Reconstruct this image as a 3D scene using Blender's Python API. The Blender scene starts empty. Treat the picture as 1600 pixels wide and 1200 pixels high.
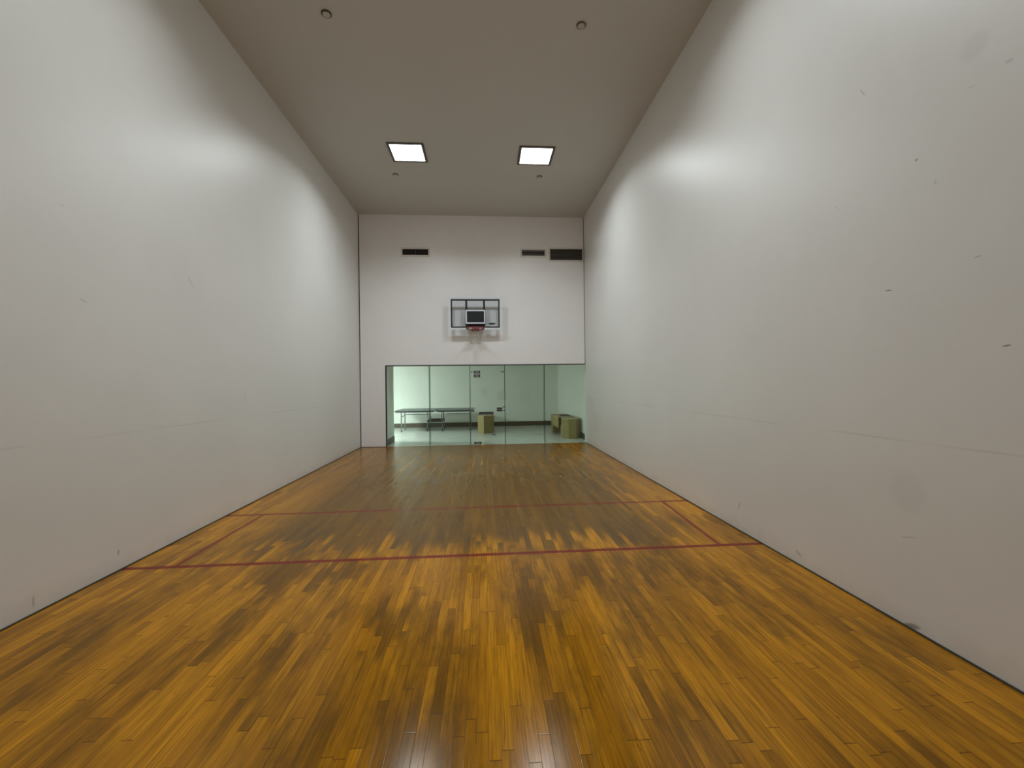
import bpy, bmesh, math, random
from mathutils import Vector, Matrix

random.seed(7)
S = bpy.context.scene
COL = S.collection

# ------------------------------------------------------------------ camera
W, L, H = 6.096, 12.14, 6.217          # court: width (x), depth (y), height (z)
cam = bpy.data.cameras.new('camera')
cam.sensor_fit = 'HORIZONTAL'; cam.sensor_width = 36.0
cam.lens = 677.18 / 1600 * 36.0
cam.shift_x = -5.85 / 1600; cam.shift_y = -1.59 / 1600
cam.clip_start = 0.05; cam.clip_end = 100
camo = bpy.data.objects.new('camera', cam); COL.objects.link(camo)
_r = Vector((0.9973822, -0.07128291, -0.01214477))
_u = Vector((0.01197423, -0.00281925, 0.99992433))
_f = Vector((0.07131175, 0.99745215, 0.00195831))
camo.matrix_world = Matrix(((_r.x, _u.x, -_f.x, 3.3185), (_r.y, _u.y, -_f.y, 0.3298), (_r.z, _u.z, -_f.z, 1.644), (0, 0, 0, 1)))
S.camera = camo

# ------------------------------------------------------------------ world, exposure
wd = bpy.data.worlds.new('world'); S.world = wd; wd.use_nodes = True
wd.node_tree.nodes['Background'].inputs[0].default_value = (0.5, 0.5, 0.5, 1)
wd.node_tree.nodes['Background'].inputs[1].default_value = 0.0
S.view_settings.view_transform = 'Standard'; S.view_settings.look = 'None'
S.view_settings.gamma = 1.0; S.view_settings.use_curve_mapping = False
S.view_settings.exposure = 0.0
try:
    S.cycles.use_denoising = True
    S.cycles.diffuse_bounces = 10; S.cycles.max_bounces = 16; S.cycles.transparent_max_bounces = 24
    S.cycles.sample_clamp_indirect = 6.0
except Exception:
    pass
LAMP_W = 55.0         # watts of each panel in the row in view
LAMP_W_NEAR = 39.0    # row above the top of the picture
SPREAD = 147           # the prismatic panels throw little light sideways
LAMP = 6.0             # radiance of the court's ceiling panels
LAMP_NEAR = 6.0        # the row nearer to the camera
LAMP_LOBBY = 440.0       # ceiling panel of the lobby behind the glass
LIGHT_Y = 8.96          # row in view
LIGHT_Y_NEAR = 4.3     # next row, above the top of the picture

# ------------------------------------------------------------------ node helper
class G:
    def __init__(s, name):
        s.m = bpy.data.materials.new(name); s.m.use_nodes = True
        s.t = s.m.node_tree; s.t.nodes.clear()
        s.out = s.t.nodes.new('ShaderNodeOutputMaterial')
    def n(s, typ, **kw):
        nd = s.t.nodes.new(typ)
        for k, v in kw.items():
            if k.startswith('i_'):
                s.put(nd.inputs[int(k[2:])] if k[2:].isdigit() else nd.inputs[k[2:].replace('_', ' ')], v)
            else:
                setattr(nd, k, v)
        return nd
    def put(s, sock, v):
        if isinstance(v, bpy.types.NodeSocket): s.t.links.new(v, sock)
        else:
            if isinstance(v, tuple) and len(v) == 3 and sock.type == 'RGBA': v = v + (1,)
            sock.default_value = v
    def math(s, op, a, b=0.0, c=0.0):
        nd = s.t.nodes.new('ShaderNodeMath'); nd.operation = op
        s.put(nd.inputs[0], a); s.put(nd.inputs[1], b); s.put(nd.inputs[2], c)
        return nd.outputs[0]
    def add(s, a, b): return s.math('ADD', a, b)
    def sub(s, a, b): return s.math('SUBTRACT', a, b)
    def mul(s, a, b): return s.math('MULTIPLY', a, b)
    def step(s, v, a, b):
        nd = s.t.nodes.new('ShaderNodeMapRange'); nd.interpolation_type = 'SMOOTHSTEP'
        s.put(nd.inputs[0], v); s.put(nd.inputs[1], a); s.put(nd.inputs[2], b)
        nd.inputs[3].default_value = 0; nd.inputs[4].default_value = 1
        return nd.outputs[0]
    def map(s, v, a, b, c, d):
        nd = s.t.nodes.new('ShaderNodeMapRange')
        for k, x in enumerate((v, a, b, c, d)): s.put(nd.inputs[k], x)
        return nd.outputs[0]
    def xyz(s):
        c = s.n('ShaderNodeTexCoord'); p = s.n('ShaderNodeSeparateXYZ'); s.t.links.new(c.outputs['Object'], p.inputs[0])
        return p.outputs[0], p.outputs[1], p.outputs[2]
    def vec(s, a, b, c=0.0):
        nd = s.n('ShaderNodeCombineXYZ'); s.put(nd.inputs[0], a); s.put(nd.inputs[1], b); s.put(nd.inputs[2], c)
        return nd.outputs[0]
    def noise(s, v, scale, detail=3.0, rough=0.5, dist=0.0):
        nd = s.n('ShaderNodeTexNoise'); s.put(nd.inputs['Vector'], v)
        nd.inputs['Scale'].default_value = scale; nd.inputs['Detail'].default_value = detail
        nd.inputs['Roughness'].default_value = rough; nd.inputs['Distortion'].default_value = dist
        return nd.outputs['Fac']
    def white(s, v):
        nd = s.n('ShaderNodeTexWhiteNoise', noise_dimensions='3D'); s.put(nd.inputs['Vector'], v)
        return nd.outputs['Value']
    def mix(s, f, a, b, mode='MIX'):
        nd = s.n('ShaderNodeMix', data_type='RGBA', blend_type=mode)
        s.put(nd.inputs[0], f); s.put(nd.inputs[6], a); s.put(nd.inputs[7], b)
        return nd.outputs[2]
    def bump(s, h, strength=0.2, dist=0.002):
        nd = s.n('ShaderNodeBump'); nd.inputs['Strength'].default_value = strength; nd.inputs['Distance'].default_value = dist
        s.put(nd.inputs['Height'], h); return nd.outputs[0]
    def pbr(s, color, rough=0.5, metal=0.0, normal=None, spec=0.5, coat=0.0, coat_rough=0.1):
        b = s.n('ShaderNodeBsdfPrincipled')
        s.put(b.inputs['Base Color'], color); s.put(b.inputs['Roughness'], rough); s.put(b.inputs['Metallic'], metal)
        s.put(b.inputs['Specular IOR Level'], spec); s.put(b.inputs['Coat Weight'], coat); b.inputs['Coat Roughness'].default_value = coat_rough
        if normal is not None: s.put(b.inputs['Normal'], normal)
        s.t.links.new(b.outputs[0], s.out.inputs[0]); return b

def plain(name, color, rough=0.5, metal=0.0, spec=0.5, var=0.08, scale=12.0):
    g = G(name); x, y, z = g.xyz(); n = g.noise(g.vec(x, y, z), scale, 3)
    c = g.mix(n, tuple(v * (1 - var) for v in color), tuple(min(1, v * (1 + var)) for v in color))
    g.pbr(c, g.map(n, 0, 1, max(0.02, rough - .04), min(1, rough + .04)), metal, spec=spec); return g.m

# ------------------------------------------------------------------ materials
def wall_mat(name, axis, scuffs, blots, seam=True, color=(0.77, 0.765, 0.75), rough=0.41, spec=1.0):
    """painted court panels: axis is the coordinate that runs along the wall; scuffs (along, height, half length, half width, degrees, strength)"""
    g = G(name); x, y, z = g.xyz(); u = (x, y)[axis]
    v = g.vec(x, y, z)
    n = g.noise(v, 0.7, 5, 0.6); n2 = g.noise(v, 6.0, 4, 0.6)
    c = g.mix(g.step(n, 0.35, 0.7), tuple(k * .965 for k in color), color)
    c = g.mix(g.mul(g.step(n2, 0.5, 0.8), 0.05), c, (0.55, 0.52, 0.47))
    if seam:      # joint between the bottom row of panels and the next one, dirt along it
        wob = g.mul(g.sub(g.noise(g.vec(u, 0, 0), 1.3, 3), 0.5), 0.03)
        d = g.math('ABSOLUTE', g.sub(g.add(z, wob), 1.235))
        line = g.mul(g.sub(1.0, g.step(d, 0.002, 0.010)), g.map(g.noise(g.vec(u, 3, 0), 2.2, 3), 0.38, 0.62, 0.03, 0.26))
        c = g.mix(line, c, (0.42, 0.38, 0.33))
        dirt = g.mul(g.sub(1.0, g.step(g.add(z, g.mul(g.sub(n2, .5), .35)), 0.0, 0.16)), 0.16)   # grime of shoes and balls along the foot
        c = g.mix(dirt, c, (0.40, 0.36, 0.29))
    for (a, h, ha, hw, deg, k) in scuffs:
        du = g.sub(u, a); dz = g.sub(z, h); ca, sa = math.cos(math.radians(deg)), math.sin(math.radians(deg))
        p = g.math('DIVIDE', g.add(g.mul(du, ca), g.mul(dz, sa)), ha)
        q = g.math('DIVIDE', g.sub(g.mul(dz, ca), g.mul(du, sa)), hw)
        r = g.add(g.mul(p, p), g.mul(q, q))
        c = g.mix(g.mul(g.sub(1.0, g.step(r, 0.2, 1.2)), k), c, (0.16, 0.15, 0.14))
    for (a, h, ra, k) in blots:
        du = g.math('DIVIDE', g.sub(u, a), ra); dz = g.math('DIVIDE', g.sub(z, h), ra)
        r = g.add(g.add(g.mul(du, du), g.mul(dz, dz)), g.mul(g.sub(n2, 0.5), 0.8))
        c = g.mix(g.mul(g.sub(1.0, g.step(r, 0.15, 1.1)), k), c, (0.35, 0.33, 0.30))
    h = g.add(g.noise(v, 170.0, 2), g.mul(g.noise(v, 3.0, 2), 6.0))
    g.pbr(c, rough, normal=g.bump(h, 0.18, 0.0012), spec=spec); return g.m

SC_R = [(3.12, 2.255, .030, .006, 8, .75), (2.447, 1.816, .022, .006, -6, .8), (2.576, 2.328, .022, .004, -4, .5), (2.914, 3.048, .010, .010, 0, .7),
        (4.917, 0.274, .075, .007, -62, .6), (4.014, .10, .05, .012, 20, .4), (2.99, .02, .07, .02, -20, .7), (2.60, 3.30, .03, .006, 20, .14), (2.418, 3.315, .025, .012, 20, .22),
        (3.30, 3.74, .05, .007, 60, .3), (3.55, 3.0, .03, .006, 50, .2), (2.80, 2.85, .015, .008, 70, .25), (5.9, .62, .02, .012, 0, .25), (3.0, .60, .06, .006, -15, .25)]
BL_R = [(2.995, 0.895, .15, .10), (2.58, 3.519, .09, .13)]
SC_L = [(5.502, 2.85, .085, .006, -48, .4), (4.18, 2.378, .045, .005, -18, .45), (4.494, 0.166, .012, .03, 0, .5), (3.754, 0.09, .012, .05, 0, .35), (4.0, 3.1, .03, .005, 20, .2), (6.6, 1.5, .02, .02, 0, .2)]
M = {}
M['wall_r'] = wall_mat('court_wall_right', 1, SC_R, BL_R)
M['wall_l'] = wall_mat('court_wall_left', 1, SC_L, [])
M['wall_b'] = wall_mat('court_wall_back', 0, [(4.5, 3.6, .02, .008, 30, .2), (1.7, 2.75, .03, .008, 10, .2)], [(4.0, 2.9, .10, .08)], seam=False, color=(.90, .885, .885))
M['wall_lobby'] = wall_mat('lobby_wall', 0, [], [(4.0, 1.2, .25, .18), (3.3, 1.35, .2, .12), (4.9, 1.1, .3, .1)], seam=False, color=(.82, .83, .79), rough=.7, spec=.2)
M['ceil'] = plain('ceiling_paint', (.57, .55, .51), .75, var=.02, scale=1.0)
M['dark_gap'] = plain('dark_joint', (.045, .04, .033), .8)

def floor_mat():
    g = G('maple_strip_floor'); x, y, z = g.xyz()
    PW = 0.0572
    row = g.math('FLOOR', g.math('DIVIDE', x, PW)); fx = g.math('FRACT', g.math('DIVIDE', x, PW))
    r1 = g.white(g.vec(row, 1.5, 0)); r2 = g.white(g.vec(row, 7.5, 0))
    ln = g.add(0.55, g.mul(r1, 0.75)); yy = g.math('DIVIDE', g.add(y, g.mul(r2, 3.0)), ln)
    idx = g.math('FLOOR', yy); fy = g.math('FRACT', yy)
    a = g.white(g.vec(row, idx, 0.5)); b = g.white(g.vec(row, idx, 4.5)); c_ = g.white(g.vec(row, idx, 9.5))
    # grain along each strip
    gx = g.add(g.mul(x, 1.0), g.mul(a, 11.0))
    grain = g.noise(g.vec(g.mul(gx, 120.0), g.mul(y, 3.0), a), 1.0, 5, .65, .6)
    grain2 = g.noise(g.vec(g.mul(gx, 35.0), g.mul(y, 1.1), b), 1.0, 4, .6, 1.2)
    base = g.mix(g.step(a, 0.05, 0.95), (0.46, 0.188, 0.004), (0.67, 0.288, 0.006))
    base = g.mix(g.mul(g.step(grain2, .35, .75), .55), base, (0.25, 0.108, 0.005))
    base = g.mix(g.mul(g.mul(g.step(grain, .42, .72), .75), g.sub(1.0, g.mul(g.step(y, 4.0, 7.0), .8))), base, (0.17, 0.072, 0.004))
    # blackened, worn-through strips: clouds of dirt that stop at board ends
    st = g.noise(g.vec(g.mul(x, 2.3), g.add(g.mul(y, .85), g.mul(b, .5)), 0), 1.0, 5, .62)
    st = g.add(st, g.mul(g.sub(c_, .5), .07))
    for (cx, cy, rx, ry, k) in ((1.75, 4.25, .85, .33, .15), (4.55, 4.20, .55, .35, .10), (4.20, 2.85, .26, .75, .13), (2.55, 3.45, .5, .30, .09), (2.95, 2.2, .18, .35, .10), (5.2, 3.0, .3, .5, .05)):
        p = g.math('DIVIDE', g.add(g.sub(x, cx), g.mul(g.sub(a, .5), .10)), rx); q = g.math('DIVIDE', g.add(g.sub(y, cy), g.mul(g.sub(b, .5), .45)), ry)
        st = g.add(st, g.mul(g.sub(1.0, g.step(g.add(g.mul(p, p), g.mul(q, q)), .1, 1.3)), k))
    stain = g.mul(g.step(st, .41, .68), g.sub(1.0, g.mul(g.step(y, 5.0, 6.5), .65)))
    base = g.mix(g.mul(stain, .70), base, (0.085, 0.042, 0.005))
    # the court's middle has lost its varnish; the worn field starts at board ends just behind the service line
    edge = g.noise(g.vec(g.mul(x, .9), 2.0, 0), 1.0, 2)
    wy = g.add(g.add(y, g.mul(g.sub(b, .5), .65)), g.mul(g.sub(edge, .5), .8))
    wear = g.mul(g.step(wy, 4.70, 5.05), g.sub(1.0, g.mul(g.step(wy, 7.0, 10.5), .38)))
    sx_ = g.add(x, g.mul(g.sub(a, .5), .3))
    wear = g.mul(wear, g.mul(g.step(sx_, .35, 1.3), g.sub(1.0, g.step(sx_, 4.9, 5.8))))
    wcol = g.mix(g.step(g.noise(g.vec(g.mul(x, 9.0), g.mul(y, .4), 0), 1.0, 4, .6), .3, .7), (0.072, 0.043, 0.012), (0.145, 0.080, 0.016))
    base = g.mix(g.mul(wear, .78), base, wcol)
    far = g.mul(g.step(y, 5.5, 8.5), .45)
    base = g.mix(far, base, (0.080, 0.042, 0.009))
    kn = g.noise(g.vec(g.mul(gx, 22.0), g.mul(y, 7.0), c_), 1.0, 3, .6)
    base = g.mix(g.mul(g.mul(g.step(kn, .70, .80), .7), g.sub(1.0, g.step(y, 4.5, 6.5))), base, (0.045, 0.02, 0.004))
    # pale scratches
    sc = g.noise(g.vec(g.mul(x, 60.0), g.mul(y, 2.2), 5.0), 1.0, 2, .5, .4)
    base = g.mix(g.mul(g.mul(g.step(sc, .70, .78), .4), g.sub(1.0, g.step(y, 4.5, 6.5))), base, (0.42, 0.27, 0.09))
    # joints
    ex = g.math('MINIMUM', fx, g.sub(1.0, fx)); ey = g.mul(g.math('MINIMUM', fy, g.sub(1.0, fy)), ln)
    gap = g.math('MAXIMUM', g.mul(g.sub(1.0, g.step(ex, 0.0, .035)), g.map(r2, 0, 1, .25, .8)), g.mul(g.sub(1.0, g.step(ey, 0.0, .004)), .8))
    base = g.mix(gap, base, (0.030, 0.014, 0.003))
    # red court lines, rubbed thin in places
    def band(v, c0, hw): return g.sub(1.0, g.step(g.math('ABSOLUTE', g.sub(v, c0)), hw - .002, hw + .002))
    serv = band(y, 4.527, .030); short = band(g.sub(y, g.mul(g.sub(x, 3.05), .003)), 6.14, .030)
    inside = g.mul(g.step(y, 4.52, 4.53), g.sub(1.0, g.step(y, 6.13, 6.14)))
    sides = g.mul(inside, g.add(band(x, .455, .022), band(g.sub(x, g.mul(g.sub(y, 4.52), .05)), 5.655, .022)))
    rub = g.noise(g.vec(g.mul(x, 9.0), g.mul(y, 9.0), 0), 1.0, 4, .7)
    ln_ = g.math('MAXIMUM', g.mul(serv, g.map(rub, .3, .7, 1.0, .85)), g.math('MAXIMUM', g.mul(short, g.map(rub, .3, .7, .95, .7)), g.mul(sides, g.map(rub, .3, .7, .95, .7))))
    base = g.mix(ln_, base, (0.185, 0.008, 0.001))
    rough = g.add(g.map(g.noise(g.vec(g.mul(x, 4), g.mul(y, .6), 0), 1.0, 2), .3, .7, .13, .18), g.add(g.mul(wear, .06), g.mul(g.step(y, 3.8, 6.0), .05)))
    h = g.add(g.mul(g.sub(1.0, gap), 1.0), g.add(g.mul(grain, .25), g.mul(a, .35)))
    h = g.add(h, g.mul(g.noise(g.vec(g.mul(x, 12), g.mul(y, 1.5), 0), 1.0, 2), .5))
    h = g.mul(h, g.sub(1.0, g.step(y, 3.2, 5.2)))
    g.pbr(base, rough, normal=g.bump(h, .11, .0012), spec=.12)
    return g.m
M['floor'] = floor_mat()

def lobby_floor_mat():
    g = G('lobby_floor_tile'); x, y, z = g.xyz()
    v = g.vec(x, y, 0); n = g.noise(v, 2.0, 6, .65, .5)
    c = g.mix(n, (.50, .51, .48), (.72, .73, .70))
    fx = g.math('FRACT', g.math('DIVIDE', x, .6)); fy = g.math('FRACT', g.math('DIVIDE', y, .6))
    e = g.math('MINIMUM', g.math('MINIMUM', fx, g.sub(1.0, fx)), g.math('MINIMUM', fy, g.sub(1.0, fy)))
    c = g.mix(g.mul(g.sub(1.0, g.step(e, 0, .008)), .4), c, (.35, .35, .33))
    g.pbr(c, .22, spec=.5); return g.m
M['lobby_floor'] = lobby_floor_mat()
M['base'] = plain('baseboard_brown', (.075, .060, .042), .5)
M['alu_dark'] = plain('dark_channel', (.022, .022, .018), .45, .3)
M['vent_frame'] = plain('vent_frame_paint', (.72, .69, .64), .45)
M['vent_dark'] = plain('vent_shade_black', (.012, .009, .007), .8)  # near-black colour standing for the shade inside the vents
M['vent_slat'] = plain('vent_slat_grey', (.085, .08, .07), .5, .2)
M['light_frame'] = plain('light_frame_grey', (.09, .09, .08), .6)
M['cap_white'] = plain('cap_paint', (.50, .46, .37), .5)
M['cap_ring'] = plain('cap_ring_dark', (.045, .038, .022), .6)
M['cap_mid'] = plain('cap_ring_brown', (.13, .115, .085), .6)
M['black'] = plain('black_enamel', (.008, .008, .010), .45)
M['white_stripe'] = plain('white_stripe_print', (.70, .74, .80), .4)
M['rim_red'] = plain('rim_red_enamel', (0.24, .008, .007), .4)
M['net'] = plain('net_cord', (.42, .38, .31), .9)
M['steel'] = plain('brushed_steel', (.24, .26, .25), .4, .3)
M['hard_dark'] = plain('dark_hardware', (.035, .042, .036), .35, .7)
M['table_top'] = plain('table_top_slate', (.045, .058, .058), .38)
M['table_line'] = plain('table_white_line', (.62, .66, .62), .5)
M['table_leg'] = plain('table_leg_grey', (.18, .20, .19), .4, .6)
M['tan'] = plain('tan_laminate', (.27, .20, .075), .6, var=.06, scale=5)
M['tan_top'] = plain('tan_laminate_top', (.40, .31, .17), .5, var=.05, scale=5)
M['brown'] = plain('brown_panel', (.16, .105, .06), .6)
M['rubber'] = plain('black_rubber', (.012, .012, .012), .7)

def emit(name, color, k, depth=False):
    g = G(name); e = g.n('ShaderNodeEmission'); g.put(e.inputs[0], color); e.inputs[1].default_value = k
    g.t.links.new(e.outputs[0], g.out.inputs[0]); return g.m
M['lamp'] = emit('lamp_diffuser', (1.0, .985, .93), LAMP)
M['lamp_near'] = emit('lamp_diffuser_near', (1.0, .985, .93), LAMP_NEAR)
M['lamp_lobby'] = emit('lamp_diffuser_lobby', (.90, 1.0, 1.0), LAMP_LOBBY)

def glass(name, tint, refl_rough=0.0):
    g = G(name); f = g.n('ShaderNodeFresnel'); f.inputs['IOR'].default_value = 1.45
    t = g.n('ShaderNodeBsdfTransparent'); t.inputs[0].default_value = tint + (1,)
    r = g.n('ShaderNodeBsdfGlossy'); r.inputs['Roughness'].default_value = refl_rough; r.inputs[0].default_value = (.95, 1, .96, 1)
    geo = g.n('ShaderNodeNewGeometry'); m = g.n('ShaderNodeMixShader'); g.t.links.new(g.mul(f.outputs[0], g.sub(1.0, geo.outputs['Backfacing'])), m.inputs[0]); g.t.links.new(t.outputs[0], m.inputs[1]); g.t.links.new(r.outputs[0], m.inputs[2])
    g.t.links.new(m.outputs[0], g.out.inputs[0]); return g.m
M['glass'] = glass('green_glass', (.925, .985, .945))
M['glass_edge'] = plain('glass_edge_green', (.035, .075, .055), .15)
M['fin'] = glass('green_fin_glass', (.70, .86, .78))
M['acrylic'] = glass('clear_acrylic', (.93, .95, .965))

# ------------------------------------------------------------------ mesh helpers
class MB:
    def __init__(s): s.b = bmesh.new(); s.mi = 0
    def _m(s, faces):
        for f in faces: f.material_index = s.mi
    def box(s, lo, hi, bev=0.0):
        c = [(a + b) / 2 for a, b in zip(lo, hi)]; d = [abs(b - a) for a, b in zip(lo, hi)]
        r = bmesh.ops.create_cube(s.b, size=1.0, matrix=Matrix.Translation(c) @ Matrix.Diagonal((*d, 1)))
        fs = {f for v in r['verts'] for f in v.link_faces}; s._m(fs)
        if bev:
            es = {e for v in r['verts'] for e in v.link_edges}
            bb = bmesh.ops.bevel(s.b, geom=list(es), offset=bev, segments=2, affect='EDGES', profile=.5); s._m(bb['faces'])
        return s
    def bar(s, a, b, w, h=None, seg=0):
        """square (seg 0) or round bar from a to b"""
        a, b = Vector(a), Vector(b); d = b - a; h = h or w
        q = d.to_track_quat('Z', 'Y').to_matrix().to_4x4(); mt = Matrix.Translation((a + b) / 2) @ q
        if seg:
            r = bmesh.ops.create_cone(s.b, cap_ends=True, segments=seg, radius1=w / 2, radius2=h / 2, depth=d.length, matrix=mt)
        else:
            r = bmesh.ops.create_cube(s.b, size=1.0, matrix=mt @ Matrix.Diagonal((w, h, d.length, 1)))
        s._m({f for v in r['verts'] for f in v.link_faces}); return s
    def tube(s, pts, r, seg=10, closed=False):
        pts = [Vector(p) for p in pts]; n = len(pts); rings = []
        ref = None
        for i, p in enumerate(pts):
            if closed: t = (pts[(i + 1) % n] - pts[i - 1]).normalized()
            else: t = (pts[min(i + 1, n - 1)] - pts[max(i - 1, 0)]).normalized()
            if ref is None: ref = Vector((0, 0, 1)) if abs(t.z) < .9 else Vector((1, 0, 0))
            u = (ref - t * ref.dot(t)).normalized(); v = t.cross(u); ref = u
            rings.append([s.b.verts.new(p + (u * math.cos(2 * math.pi * k / seg) + v * math.sin(2 * math.pi * k / seg)) * r) for k in range(seg)])
        m = n if closed else n - 1; fs = []
        for i in range(m):
            A, B = rings[i], rings[(i + 1) % n]
            for k in range(seg): fs.append(s.b.faces.new((A[k], A[(k + 1) % seg], B[(k + 1) % seg], B[k])))
        if not closed: fs.append(s.b.faces.new(rings[0][::-1])); fs.append(s.b.faces.new(rings[-1]))
        for f in fs: f.smooth = True
        s._m(fs); return s
    def prism(s, poly, z0, z1, bev=0.0):
        lo = [s.b.verts.new((x, y, z0)) for x, y in poly]; hi = [s.b.verts.new((x, y, z1)) for x, y in poly]; n = len(poly)
        fs = [s.b.faces.new(lo[::-1]), s.b.faces.new(hi)] + [s.b.faces.new((lo[i], lo[(i + 1) % n], hi[(i + 1) % n], hi[i])) for i in range(n)]
        s._m(fs)
        if bev:
            es = list({e for f in fs[:2] for e in f.edges})
            r = bmesh.ops.bevel(s.b, geom=es, offset=bev, segments=2, affect='EDGES', profile=.5); s._m(r['faces'])
        return s
    def cyl(s, c, r, z0, z1, seg=32, bev=0.0):
        return s.prism([(c[0] + r * math.cos(2 * math.pi * k / seg), c[1] + r * math.sin(2 * math.pi * k / seg)) for k in range(seg)], z0, z1, bev)
    def ring(s, c, r0, r1, z0, z1, seg=36):
        V = lambda r, z: [s.b.verts.new((c[0] + r * math.cos(2 * math.pi * k / seg), c[1] + r * math.sin(2 * math.pi * k / seg), z)) for k in range(seg)]
        a, b, c_, d = V(r0, z0), V(r1, z0), V(r1, z1), V(r0, z1); fs = []
        for k in range(seg):
            j = (k + 1) % seg
            for P, Q in ((a, b), (b, c_), (c_, d), (d, a)): fs.append(s.b.faces.new((P[k], P[j], Q[j], Q[k])))
        s._m(fs); return s
    def frame(s, lo, hi, w, y0, y1):
        """rectangular frame in the xz plane, outer lo..hi, bar width w, from y0 to y1"""
        (x0, z0), (x1, z1) = lo, hi
        s.box((x0, y0, z0), (x1, y1, z0 + w)); s.box((x0, y0, z1 - w), (x1, y1, z1))
        s.box((x0, y0, z0 + w), (x0 + w, y1, z1 - w)); s.box((x1 - w, y0, z0 + w), (x1, y1, z1 - w)); return s
    def build(s, name, mats, parent=None, at=None):
        """link as ONE mesh object; at = the parent's world position (vertices are given in world space)"""
        me = bpy.data.meshes.new(name)
        bmesh.ops.recalc_face_normals(s.b, faces=s.b.faces)
        if at is None and parent is not None: at = parent.location
        if at is not None: bmesh.ops.translate(s.b, verts=s.b.verts, vec=-Vector(at))
        s.b.to_mesh(me); s.b.free()
        for m in (mats if isinstance(mats, (list, tuple)) else [mats]): me.materials.append(m)
        o = bpy.data.objects.new(name, me); COL.objects.link(o)
        if parent is not None: o.parent = parent
        elif at is not None: o.location = at
        return o

def tag(o, label=None, cat=None, group=None, kind=None):
    if label: o['label'] = label
    if cat: o['category'] = cat
    if group: o['group'] = group
    if kind: o['kind'] = kind
    return o
def empty(name, loc, label, cat, group=None, kind=None):
    o = bpy.data.objects.new(name, None); o.empty_display_size = .1; COL.objects.link(o); o.location = loc
    return tag(o, label, cat, group, kind)
def copy_tree(o, parent=None):
    c = o.copy(); COL.objects.link(c)
    if parent is not None: c.parent = parent
    for ch in list(o.children): copy_tree(ch, c)
    return c
def structure(o, label, cat): return tag(o, label, cat, kind='structure')

# ------------------------------------------------------------------ the setting: court
FAR = 17.30
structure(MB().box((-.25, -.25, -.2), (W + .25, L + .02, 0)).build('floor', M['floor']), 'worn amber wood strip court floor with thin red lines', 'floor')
structure(MB().box((-.25, -.25, H), (W + .25, L + .25, H + .2)).build('ceiling', M['ceil']), 'plain high ceiling of the court with two square lights', 'ceiling')
structure(MB().box((-.25, 0, 0), (0, L, H)).build('wall_left', M['wall_l']), 'tall white painted left side wall of the court', 'wall')
structure(MB().box((W, 0, 0), (W + .25, L, H)).build('wall_right', M['wall_r']), 'tall white painted right side wall with scuff marks', 'wall')
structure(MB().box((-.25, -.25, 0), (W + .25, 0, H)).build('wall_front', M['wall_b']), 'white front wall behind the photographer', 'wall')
GX0, GZ = 0.665, 2.18
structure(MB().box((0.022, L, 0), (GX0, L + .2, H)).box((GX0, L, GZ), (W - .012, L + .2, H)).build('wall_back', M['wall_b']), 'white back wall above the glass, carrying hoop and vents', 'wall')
structure(MB().box((-.25, L + .05, 0), (.03, L + .2, H)).build('trim_1', M['dark_gap']), 'dark open joint in the left back corner', 'trim')
structure(MB().box((W - .02, L + .05, GZ), (W + .25, L + .2, H)).build('trim_2', M['dark_gap']), 'dark joint in the right back corner above the glass', 'trim')
structure(MB().box((0, 0, 0), (.012, L, .009)).build('trim_3', M['dark_gap']), 'thin dark joint at the foot of the left wall', 'trim')
structure(MB().box((W - .012, 0, 0), (W, L, .009)).build('trim_4', M['dark_gap']), 'thin dark joint at the foot of the right wall', 'trim')
structure(MB().box((.012, L - .012, 0), (GX0, L, .012)).build('trim_5', M['dark_gap']), 'thin dark joint at the foot of the back wall left of the glass', 'trim')

# lobby behind the glass
XL = -3.2; LC = 2.72
structure(MB().box((XL, L + .02, -.2), (W + .25, FAR + .2, 0)).build('floor', M['lobby_floor']), 'polished pale grey lobby floor behind the glass', 'floor')
structure(MB().box((XL, L + .2, LC), (W + .25, FAR + .2, LC + .15)).build('ceiling', M['ceil']), 'low lobby ceiling behind the glass', 'ceiling')
structure(MB().box((XL, FAR, 0), (W + .25, FAR + .2, LC)).build('wall_far', M['wall_lobby']), 'far lobby wall behind the table, lit from the left', 'wall')
structure(MB().box((6.19, L + .2, 0), (W + .25, FAR, LC)).box((W + .012, L, 0), (W + .25, L + .2, LC)).build('wall_lobby_right', M['wall_lobby']), 'right lobby wall behind the glass', 'wall')
structure(MB().box((XL - .2, L + .02, 0), (XL, FAR + .2, LC)).build('wall_lobby_left', M['wall_lobby']), 'left end wall of the lobby, out of sight', 'wall')
PY = 13.21
structure(MB().box((XL, L + .2, 0), (.66, PY, LC)).build('wall_pier', M['wall_lobby']), 'short white wall return at the left end of the glass', 'wall')
BH = .172
structure(MB().box((XL, FAR - .014, 0), (6.19, FAR, BH)).build('baseboard_far', M['base']), 'dark brown baseboard along the far lobby wall', 'baseboard')
structure(MB().box((6.176, L + .2, 0), (6.19, FAR - .014, BH)).build('baseboard_right', M['base']), 'dark brown baseboard along the right lobby wall', 'baseboard')
structure(MB().box((.66, L + .2, 0), (.674, PY + .014, BH)).build('baseboard_left', M['base']), 'brown baseboard on the short wall return behind the glass', 'baseboard')

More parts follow.
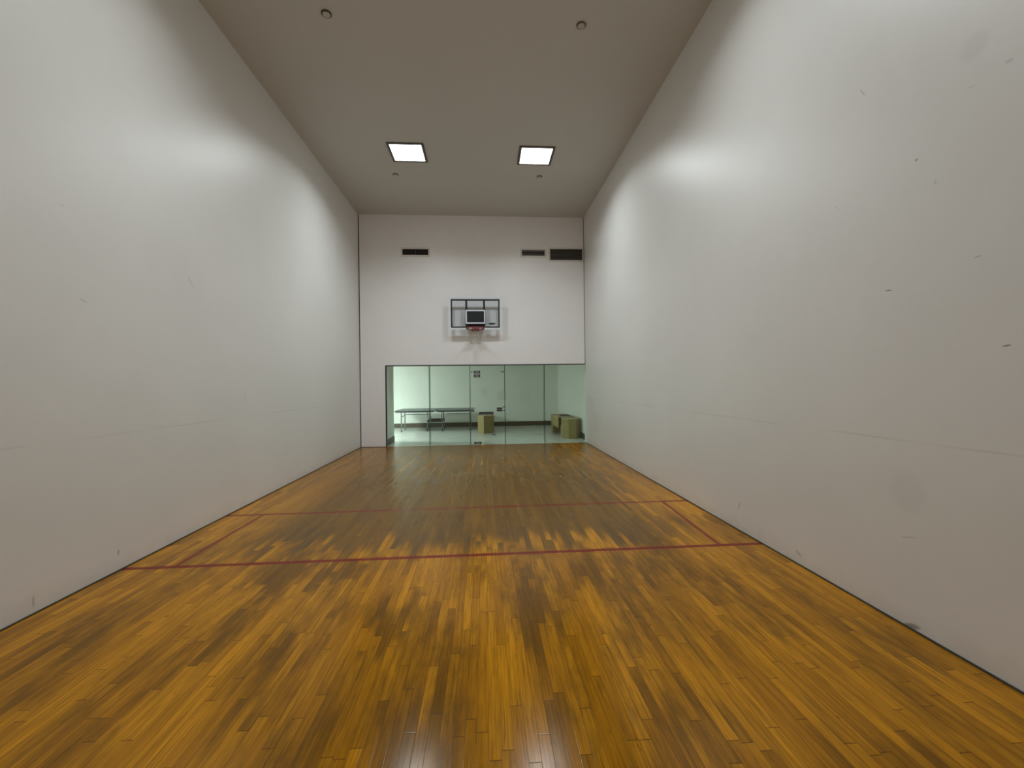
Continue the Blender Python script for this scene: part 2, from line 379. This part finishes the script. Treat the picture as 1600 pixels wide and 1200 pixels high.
# glass front: channel, panes, fins, door
ch = MB().box((GX0, L + .0, GZ - .028), (W - .002, L + .05, GZ)).box((GX0, L + .0, 0), (GX0 + .028, L + .05, GZ - .028))
structure(ch.build('trim_6', M['alu_dark']), 'dark metal channel along the top and left edge of the glass', 'trim')
sx = [GX0 + .028, 1.823, 2.916, 3.862, 4.955, W - .004]
y0, y1 = L + .012, L + .024
GT = GZ - .028
def pane(lo, hi):
    b = MB(); x0, z0 = lo; x1, z1 = hi
    b.box((x0, y0, z0), (x1, y1, z1))
    b.b.faces.ensure_lookup_table()
    for f in b.b.faces:
        f.normal_update()
        if abs(f.normal.y) < .5: f.material_index = 1
    return b
names = {0: 'first clear glass pane from the left, in front of the table', 1: 'second glass pane from the left, in front of the table end',
         3: 'glass pane right of the glass door', 4: 'rightmost glass pane, in front of the tan bench'}
for k in (0, 1, 3, 4):
    structure(pane((sx[k] + .006, .008), (sx[k + 1] - .006, GT)).build('window_%d' % (k + 1 if k < 2 else k), [M['glass'], M['glass_edge']]), names[k], 'window')
for k in (1, 2, 3, 4):
    fin = MB().box((sx[k] - .008, y1 + .004, .01), (sx[k] + .008, y1 + .20, GT))
    fin.b.faces.ensure_lookup_table()
    for f in fin.b.faces:
        f.normal_update()
        if abs(f.normal.x) < .5: f.material_index = 1
    structure(fin.build('trim_%d' % (6 + k), [M['fin'], M['glass_edge']]), 'vertical green glass fin stiffening the seam %s' % {1: 'between the two panes in front of the table', 2: 'left of the glass door', 3: 'right of the glass door', 4: 'left of the rightmost pane'}[k], 'trim')
    structure(MB().box((sx[k] - .005, y0, .008), (sx[k] + .005, y1 + .004, GT)).build('trim_%d' % (10 + k), M['glass_edge']), 'dark sealed seam %s' % {1: 'between the two panes in front of the table', 2: 'left of the glass door', 3: 'right of the glass door', 4: 'left of the rightmost pane'}[k], 'trim')
door = empty('door_1', (sx[2], L, 0), 'frameless glass door with metal patch fittings in the glass wall', 'door', kind='structure')
DZ = 1.925; dl = 2.985
pane((dl, .012), (sx[3] - .012, DZ)).build('door_leaf', [M['glass'], M['glass_edge']], door)
pane((sx[2] + .006, .008), (dl - .006, GT)).build('side_strip', [M['glass'], M['glass_edge']], door)
pane((dl, DZ + .006), (sx[3] - .006, GT)).build('transom', [M['glass'], M['glass_edge']], door)
def fitting(name, x0, z0, x1, z1, bolts):
    f = MB().box((x0, y0 - .012, z0), (x1, y1 + .012, z1), .003).build(name, M['steel'], door)
    for (bx, bz) in bolts: MB().bar((bx, y0 - .017, bz), (bx, y0 - .012, bz), .044, seg=14).build('bolt', M['hard_dark'], f, at=door.location)
    return f
fitting('patch_fitting', 3.020, DZ + .008, 3.200, 2.015, [(3.045, 1.975), (3.175, 1.975)])
fitting('patch_fitting', 3.020, 1.828, 3.200, DZ - .002, [(3.045, 1.872), (3.172, 1.872)])
fitting('patch_fitting', 3.015, .018, 3.215, .085, [(3.045, .05), (3.185, .05)])
lk = fitting('lock', 3.635, .900, 3.790, 1.005, [])
MB().bar((3.712, y0 - .022, .955), (3.712, y0 - .012, .955), .034, seg=16).build('lock_cylinder', M['steel'], lk, at=door.location)
MB().box((3.640, y0 - .015, .905), (3.785, y0 - .0125, .938)).box((3.640, y0 - .015, .970), (3.785, y0 - .0125, 1.0)).build('lock_plate', M['hard_dark'], lk, at=door.location)
for (bx, bz) in ((2.968, 1.975), (3.772, 1.975), (3.825, 1.975), (3.832, .925), (3.832, 1.018)):
    MB().bar((bx, y0 - .012, bz), (bx, y1 + .012, bz), .036, seg=14).build('clamp_bolt', M['hard_dark'], door)

# ------------------------------------------------------------------ ceiling lights and caps
def ceiling_light(x, y, label, mat, z=H, s=.30, watts=0, name='ceiling_light', group='square lights on the court ceiling'):
    t = empty(name, (x, y, z), label, 'ceiling light', group)
    b = MB(); o, i = s + .048, s
    b.box((x - o, y - o, z - .018), (x + o, y - i, z)); b.box((x - o, y + i, z - .018), (x + o, y + o, z))
    b.box((x - o, y - i, z - .018), (x - i, y + i, z)); b.box((x + i, y - i, z - .018), (x + o, y + i, z))
    b.build('frame', M['light_frame'], t)
    MB().box((x - i, y - i, z - .010), (x + i, y + i, z - .004)).build('diffuser', mat, t)
    if watts:
        la = bpy.data.lights.new('lamp', 'AREA'); la.shape = 'SQUARE'; la.size = 2 * s; la.energy = watts
        la.color = (.90, .985, 1.0); la.spread = math.radians(SPREAD)
        lo = bpy.data.objects.new('lamp', la); COL.objects.link(lo); lo.parent = t; lo.location = (0, 0, -.014)
    return t
ceiling_light(1.864, LIGHT_Y, 'glowing square light on the court ceiling, left one of the two', M['lamp'], watts=LAMP_W)
ceiling_light(4.391, LIGHT_Y, 'glowing square light on the court ceiling, right one of the two', M['lamp'], watts=LAMP_W)
ceiling_light(1.864, LIGHT_Y_NEAR, 'square court ceiling light above the top left of the picture', M['lamp_near'], watts=LAMP_W_NEAR)
ceiling_light(4.391, LIGHT_Y_NEAR, 'square court ceiling light above the top right of the picture', M['lamp_near'], watts=LAMP_W_NEAR)
ceiling_light(-1.9, 13.75, 'square lobby ceiling light hidden behind the wall left of the glass', M['lamp_lobby'], z=LC, s=.22, name='lobby_light', group='lobby lights')

def cap(x, y, label, dark):
    t = empty('sprinkler_cover', (x, y, H), label, 'sprinkler cover', 'round caps on the court ceiling')
    MB().ring((x, y), .044, .060, H - .012, H).build('ring', M['cap_ring'] if dark else M['cap_mid'], t)
    MB().cyl((x, y), .046, H - .020, H - .001, 28, .004).build('plate', M['cap_white'], t)
    return t
cap(1.435, 5.787, 'round ceiling cap with dark rim at top left of the ceiling', True)
cap(4.601, 5.778, 'round ceiling cap high above the right wall, at top right of the ceiling', False)
cap(1.443, 9.877, 'small round ceiling cap just behind the left square light', False)
cap(4.580, 9.834, 'small round ceiling cap just behind the right square light', False)

# ------------------------------------------------------------------ vents on the back wall
def vent(x0, x1, z0, z1, label, dividers, slats, fw=.026):
    t = empty('wall_vent', ((x0 + x1) / 2, L, (z0 + z1) / 2), label, 'vent', 'vents high on the back wall')
    MB().frame((x0, z0), (x1, z1), fw, L - .022, L).build('frame', M['vent_frame'], t)
    MB().box((x0 + fw, L - .004, z0 + fw), (x1 - fw, L - .001, z1 - fw)).build('shade_sheet', M['vent_dark'], t)  # wall is not cut: black sheet painted as the shaded inside
    if dividers:
        b = MB()
        for d in dividers: b.box((d - .006, L - .016, z0 + fw), (d + .006, L - .004, z1 - fw))
        b.build('divider', M['vent_slat'], t)
    if slats:
        b = MB(); n = slats; hh = (z1 - z0 - 2 * fw) / n
        for k in range(n):
            zc = z0 + fw + hh * (k + .5)
            b.bar((x0 + fw, L - .012, zc), (x1 - fw, L - .012, zc), .003, hh * .55)
        b.build('slat', M['vent_slat'], t)
    return t
vent(1.118, 1.885, 5.098, 5.338, 'black slot vent with pale frame on the left of the back wall', [1.50], 0, .040)
vent(4.330, 5.040, 5.105, 5.335, 'dark two-part slot vent with pale frame beside the larger grille', [4.690], 2, .040)
vent(5.115, 6.080, 5.000, 5.372, 'larger louvred vent grille in the top right corner of the back wall', [], 9, .034)

# ------------------------------------------------------------------ basketball hoop
BX0, BX1, BZ0, BZ1, BY = 2.394, 3.787, 3.096, 3.955, 11.87
bc = (BX0 + BX1) / 2
hoop = empty('basketball_hoop', (bc, L, 3.05), 'clear basketball backboard with red rim mounted on the back wall', 'basketball hoop')
MB().box((BX0, BY, BZ0), (BX1, BY + .010, BZ1), .002).build('backboard', M['acrylic'], hoop)
MB().frame((BX0, BZ0), (BX1, BZ1), .050, BY - .003, BY - .0005).build('border_stripe', M['white_stripe'], hoop)
v1, v2 = BX0 + .330 * (BX1 - BX0), BX0 + .668 * (BX1 - BX0)
fb = MB().frame((BX0 + .046, BZ0 + .046), (BX1 - .046, BZ1 - .046), .040, BY + .012, BY + .055)
for v in (v1, v2): fb.box((v - .025, BY + .012, BZ0 + .08), (v + .025, BY + .055, BZ1 - .08))
fb.build('support_frame', M['black'], hoop)
QX0, QX1, QZ0, QZ1 = BX0 + .438, BX0 + .961, 3.253, 3.621
MB().frame((QX0, QZ0), (QX1, QZ1), .036, BY - .003, BY - .0005).build('target_square', M['white_stripe'], hoop)
MB().box((QX0 - .014, BY + .012, QZ0 - .014), (QX1 + .014, BY + .075, QZ1 + .014), .004).build('mount_plate', M['black'], hoop)
b = MB()
for x in (bc - .16, bc + .16):
    for z in (3.31, 3.57): b.bar((x, BY + .07, z), (x, L - .012, z), .05)
b.box((bc - .26, L - .014, 3.21), (bc + .26, L - .001, 3.66))
b.build('wall_bracket', M['black'], hoop)
# logo badge: dark oval with a pale streak of lettering
lg = MB()
n = 40; lx, lz = BX0 + 1.133, 3.250
front = [lg.b.verts.new((lx + .094 * math.cos(2 * math.pi * k / n), BY - .003, lz + .025 * math.sin(2 * math.pi * k / n))) for k in range(n)]
back = [lg.b.verts.new((v.co.x, BY - .0005, v.co.z)) for v in front]
lg.b.faces.new(front); lg.b.faces.new(back[::-1])
for k in range(n): lg.b.faces.new((front[k], back[k], back[(k + 1) % n], front[(k + 1) % n]))
badge = lg.build('logo_badge', M['black'], hoop)
pal = MB()
for k in range(9):
    xx = lx - .062 + k * .0155
    pal.box((xx - .004, BY - .0045, lz - (.010 if k in (0, 2, 3, 6) else .007)), (xx + .004, BY - .003, lz + (.010 if k in (0, 2, 3, 6) else .004)))
pal.build('badge_mark', M['vent_slat'], badge, at=hoop.location)
# rim
RZ, RR = 3.085, .2286; RY = BY - .155 - RR; RX = bc + .003
rim = MB().tube([(RX + RR * math.cos(a), RY + RR * math.sin(a), RZ) for a in [2 * math.pi * k / 48 for k in range(48)]], .0135, 10, True)
rim.box((RX - .10, BY - .155 - .04, RZ - .006), (RX + .10, BY - .004, RZ + .010), .002)
rim.box((RX - .10, BY - .016, RZ - .035), (RX + .10, BY - .003, RZ + .055), .003)
rim.bar((RX - .21, RY + .10, RZ - .004), (RX - .09, BY - .012, RZ - .03), .016, seg=8); rim.bar((RX + .21, RY + .10, RZ - .004), (RX + .09, BY - .012, RZ - .03), .016, seg=8)
rimo = rim.build('rim', M['rim_red'], hoop)
for k in range(12):
    hk = MB()
    a = 2 * math.pi * (k + .5) / 12
    p = [(RX + (RR + dr) * math.cos(a), RY + (RR + dr) * math.sin(a), RZ + dz) for dr, dz in ((.006, -.008), (.004, -.030), (-.010, -.036), (-.016, -.022))]
    hk.tube(p, .005, 6)
    hk.build('net_hook', M['black'], rimo, at=hoop.location)
net = MB(); NR = [(-.03, .222), (-.11, .195), (-.19, .165), (-.27, .140), (-.35, .128), (-.41, .130)]
for k in range(12):
    for sgn in (1, -1):
        p = []
        for j, (dz, rr) in enumerate(NR):
            a = 2 * math.pi * (k + .5 + sgn * j * .5) / 12
            p.append((RX + rr * math.cos(a), RY + rr * math.sin(a), RZ + dz))
        net.tube(p, .0028, 5)
net.build('net', M['net'], hoop)

# ------------------------------------------------------------------ lobby furniture
# folding table tennis table in two halves
TX0, TX1, TY0, TY1, TZ = .19, 2.955, 15.40, 16.925, .76
TM = (TX0 + TX1) / 2 + .02
tt = empty('table_tennis_table', (TM, (TY0 + TY1) / 2, 0), 'dark folding table tennis table against the far lobby wall', 'table')
def half(x0, x1):
    b = MB(); b.box((x0, TY0, TZ - .022), (x1, TY1, TZ), .002)
    b.mi = 1
    for q in (((x0, TY0), (x1, TY0 + .02)), ((x0, TY1 - .02), (x1, TY1))): b.box((q[0][0], q[0][1], TZ), (q[1][0], q[1][1], TZ + .001))
    xe = x0 if x0 < TM - .1 else x1 - .02
    b.box((xe, TY0 + .02, TZ), (xe + .02, TY1 - .02, TZ + .001)); ym = (TY0 + TY1) / 2
    b.box((x0 + .02, ym - .002, TZ), (x1 - .02, ym + .002, TZ + .001))
    h = b.build('table_half', [M['table_top'], M['table_line']], tt)
    a = MB().frame((x0 + .06, TZ - .062), (x1 - .06, TZ - .0222), .0135, TY0 + .06, TY0 + .075)
    for yy in (TY0 + .06, TY1 - .075): a.box((x0 + .05, yy, TZ - .060), (x1 - .05, yy + .02, TZ - .0222))
    for xx in (x0 + .05, x1 - .07): a.box((xx, TY0 + .06, TZ - .060), (xx + .02, TY1 - .055, TZ - .0222))
    a.build('apron', M['table_leg'], h, at=tt.location)
half(TX0, TM - .012); half(TM + .012, TX1)
for xx in (TX0 + .19, TX1 - .17):
    for yy in (TY0 + .42, TY1 - .42):
        lg_ = MB().box((xx - .018, yy - .018, .02), (xx + .018, yy + .018, TZ - .06), .004).build('leg', M['table_leg'], tt)
        MB().cyl((xx, yy), .026, 0, .022, 16).build('foot', M['rubber'], lg_, at=tt.location)
    MB().box((xx - .012, TY0 + .44, .52), (xx + .012, TY1 - .44, .545)).build('stretcher', M['table_leg'], tt)
for x0_, x1_ in ((TX0 + .20, TM - .30), (TM + .30, TX1 - .18)):
    MB().box((x0_, TY1 - .45, .555), (x1_, TY1 - .425, .580)).build('cross_bar', M['table_leg'], tt)
# inner wheeled carriage
for xx, sg in ((TM - .32, 1), (TM + .22, -1)):
    for yy in (TY0 + .40, TY1 - .40):
        pts = [(xx + sg * .02, yy, TZ - .06), (xx + sg * .015, yy, .60), (xx + sg * .035, yy, .46), (xx + sg * .01, yy, .30), (xx, yy, .09)]
        lg_ = MB().tube(pts, .017, 10).build('inner_leg', M['table_leg'], tt)
        MB().bar((xx - .012, yy, .045), (xx + .012, yy, .045), .09, seg=20).build('caster', M['rubber'], lg_, at=tt.location)
MB().box((TM - .33, TY0 + .42, .325), (TM + .23, TY0 + .50, .405), .005).box((TM - .33, TY1 - .50, .325), (TM + .23, TY1 - .42, .405), .005).box((TM - .30, TY0 + .50, .33), (TM - .22, TY1 - .50, .39)).box((TM + .12, TY0 + .50, .33), (TM + .20, TY1 - .50, .39)).build('carriage', M['black'], tt)
br = MB().box((TX1 - .035, TY0 - .010, TZ - .03), (TX1 - .012, TY0 - .001, TZ + .012)); br.bar((TX1 - .055, TY0 - .02, TZ - .055), (TX1 - .015, TY0 - .02, TZ - .055), .05, seg=12)
br.mi = 1; br.bar((TX1 - .030, TY0 - .012, TZ - .03), (TX1 - .008, TY0 - .012, TZ + .09), .016)
br.build('corner_clamp', [M['rubber'], M['table_line']], tt)

# tan hexagonal stool and the dark-rimmed one behind it
def ngon(c, rx, ry, n, rot): return [(c[0] + rx * math.cos(2 * math.pi * k / n + rot), c[1] + ry * math.sin(2 * math.pi * k / n + rot)) for k in range(n)]
s1 = empty('hexagonal_stool', (3.345, 15.06, 0), 'tan six-sided stool standing at the right end of the dark table', 'stool')
MB().prism(ngon((3.345, 15.06), .285, .285, 6, math.radians(15)), 0, .572, .004).build('body', M['tan'], s1)
MB().prism(ngon((3.345, 15.06), .285, .285, 6, math.radians(15)), .572, .592, .004).build('top', M['tan_top'], s1)
s2 = empty('box_stool', (3.36, 15.75, 0), 'brown box stool with a raised dark rim, behind the tan six-sided stool', 'stool')
MB().box((3.12, 15.50, 0), (3.60, 16.0, .585), .004).build('body', M['brown'], s2)
rb = MB(); z0_, z1_ = .585, .645
rb.box((3.11, 15.98, z1_ - .028), (3.61, 16.01, z1_)); rb.box((3.11, 15.49, z0_), (3.14, 15.52, z1_)); rb.box((3.58, 15.49, z0_), (3.61, 15.52, z1_)); rb.box((3.11, 15.98, z0_), (3.14, 16.01, z1_ - .028)); rb.box((3.58, 15.98, z0_), (3.61, 16.01, z1_ - .028))
rb.box((3.11, 15.52, z1_ - .028), (3.14, 15.98, z1_)); rb.box((3.58, 15.52, z1_ - .028), (3.61, 15.98, z1_)); rb.box((3.11, 15.49, z1_ - .028), (3.61, 15.52, z1_))
rb.build('rim_rail', M['rubber'], s2)
# octagonal stool and bench at the right wall
oc = (5.882, 13.22)
s3 = empty('octagonal_stool', (*oc, 0), 'tan eight-sided stool in front of the bench by the right lobby wall', 'stool')
MB().prism(ngon(oc, .292, .292, 8, math.radians(22.5)), 0, .575, .004).build('body', M['tan'], s3)
MB().prism(ngon(oc, .292, .292, 8, math.radians(22.5)), .575, .597, .004).build('top', M['tan_top'], s3)
s4 = empty('bench', (5.81, 14.1, 0), 'tan low bench along the right lobby wall behind the eight-sided stool', 'bench')
MB().box((5.545, 13.55, .575), (6.08, 14.95, .605), .004).build('top', M['tan_top'], s4)
MB().box((5.560, 13.56, .26), (5.59, 14.60, .575)).box((5.59, 14.62, .26), (6.04, 14.65, .575)).box((6.045, 13.56, .26), (6.075, 14.94, .575)).build('apron', M['tan'], s4)
MB().box((5.555, 14.60, 0), (5.80, 14.94, .575), .004).build('leg', M['tan'], s4)
MB().box((5.78, 13.56, 0), (6.05, 13.80, .26), .004).build('leg', M['tan'], s4)
MB().box((5.72, 14.05, .605), (6.03, 14.32, .620), .003).build('dark_inlay', M['rubber'], s4)
fl = MB().cyl((3.60, 14.40), .065, 0, .014, 24, .004)
tag(fl.build('floor_plate', M['rubber'], at=(3.60, 14.40, 0)), 'small dark round plate on the lobby floor beside the tan six-sided stool', 'floor plate')
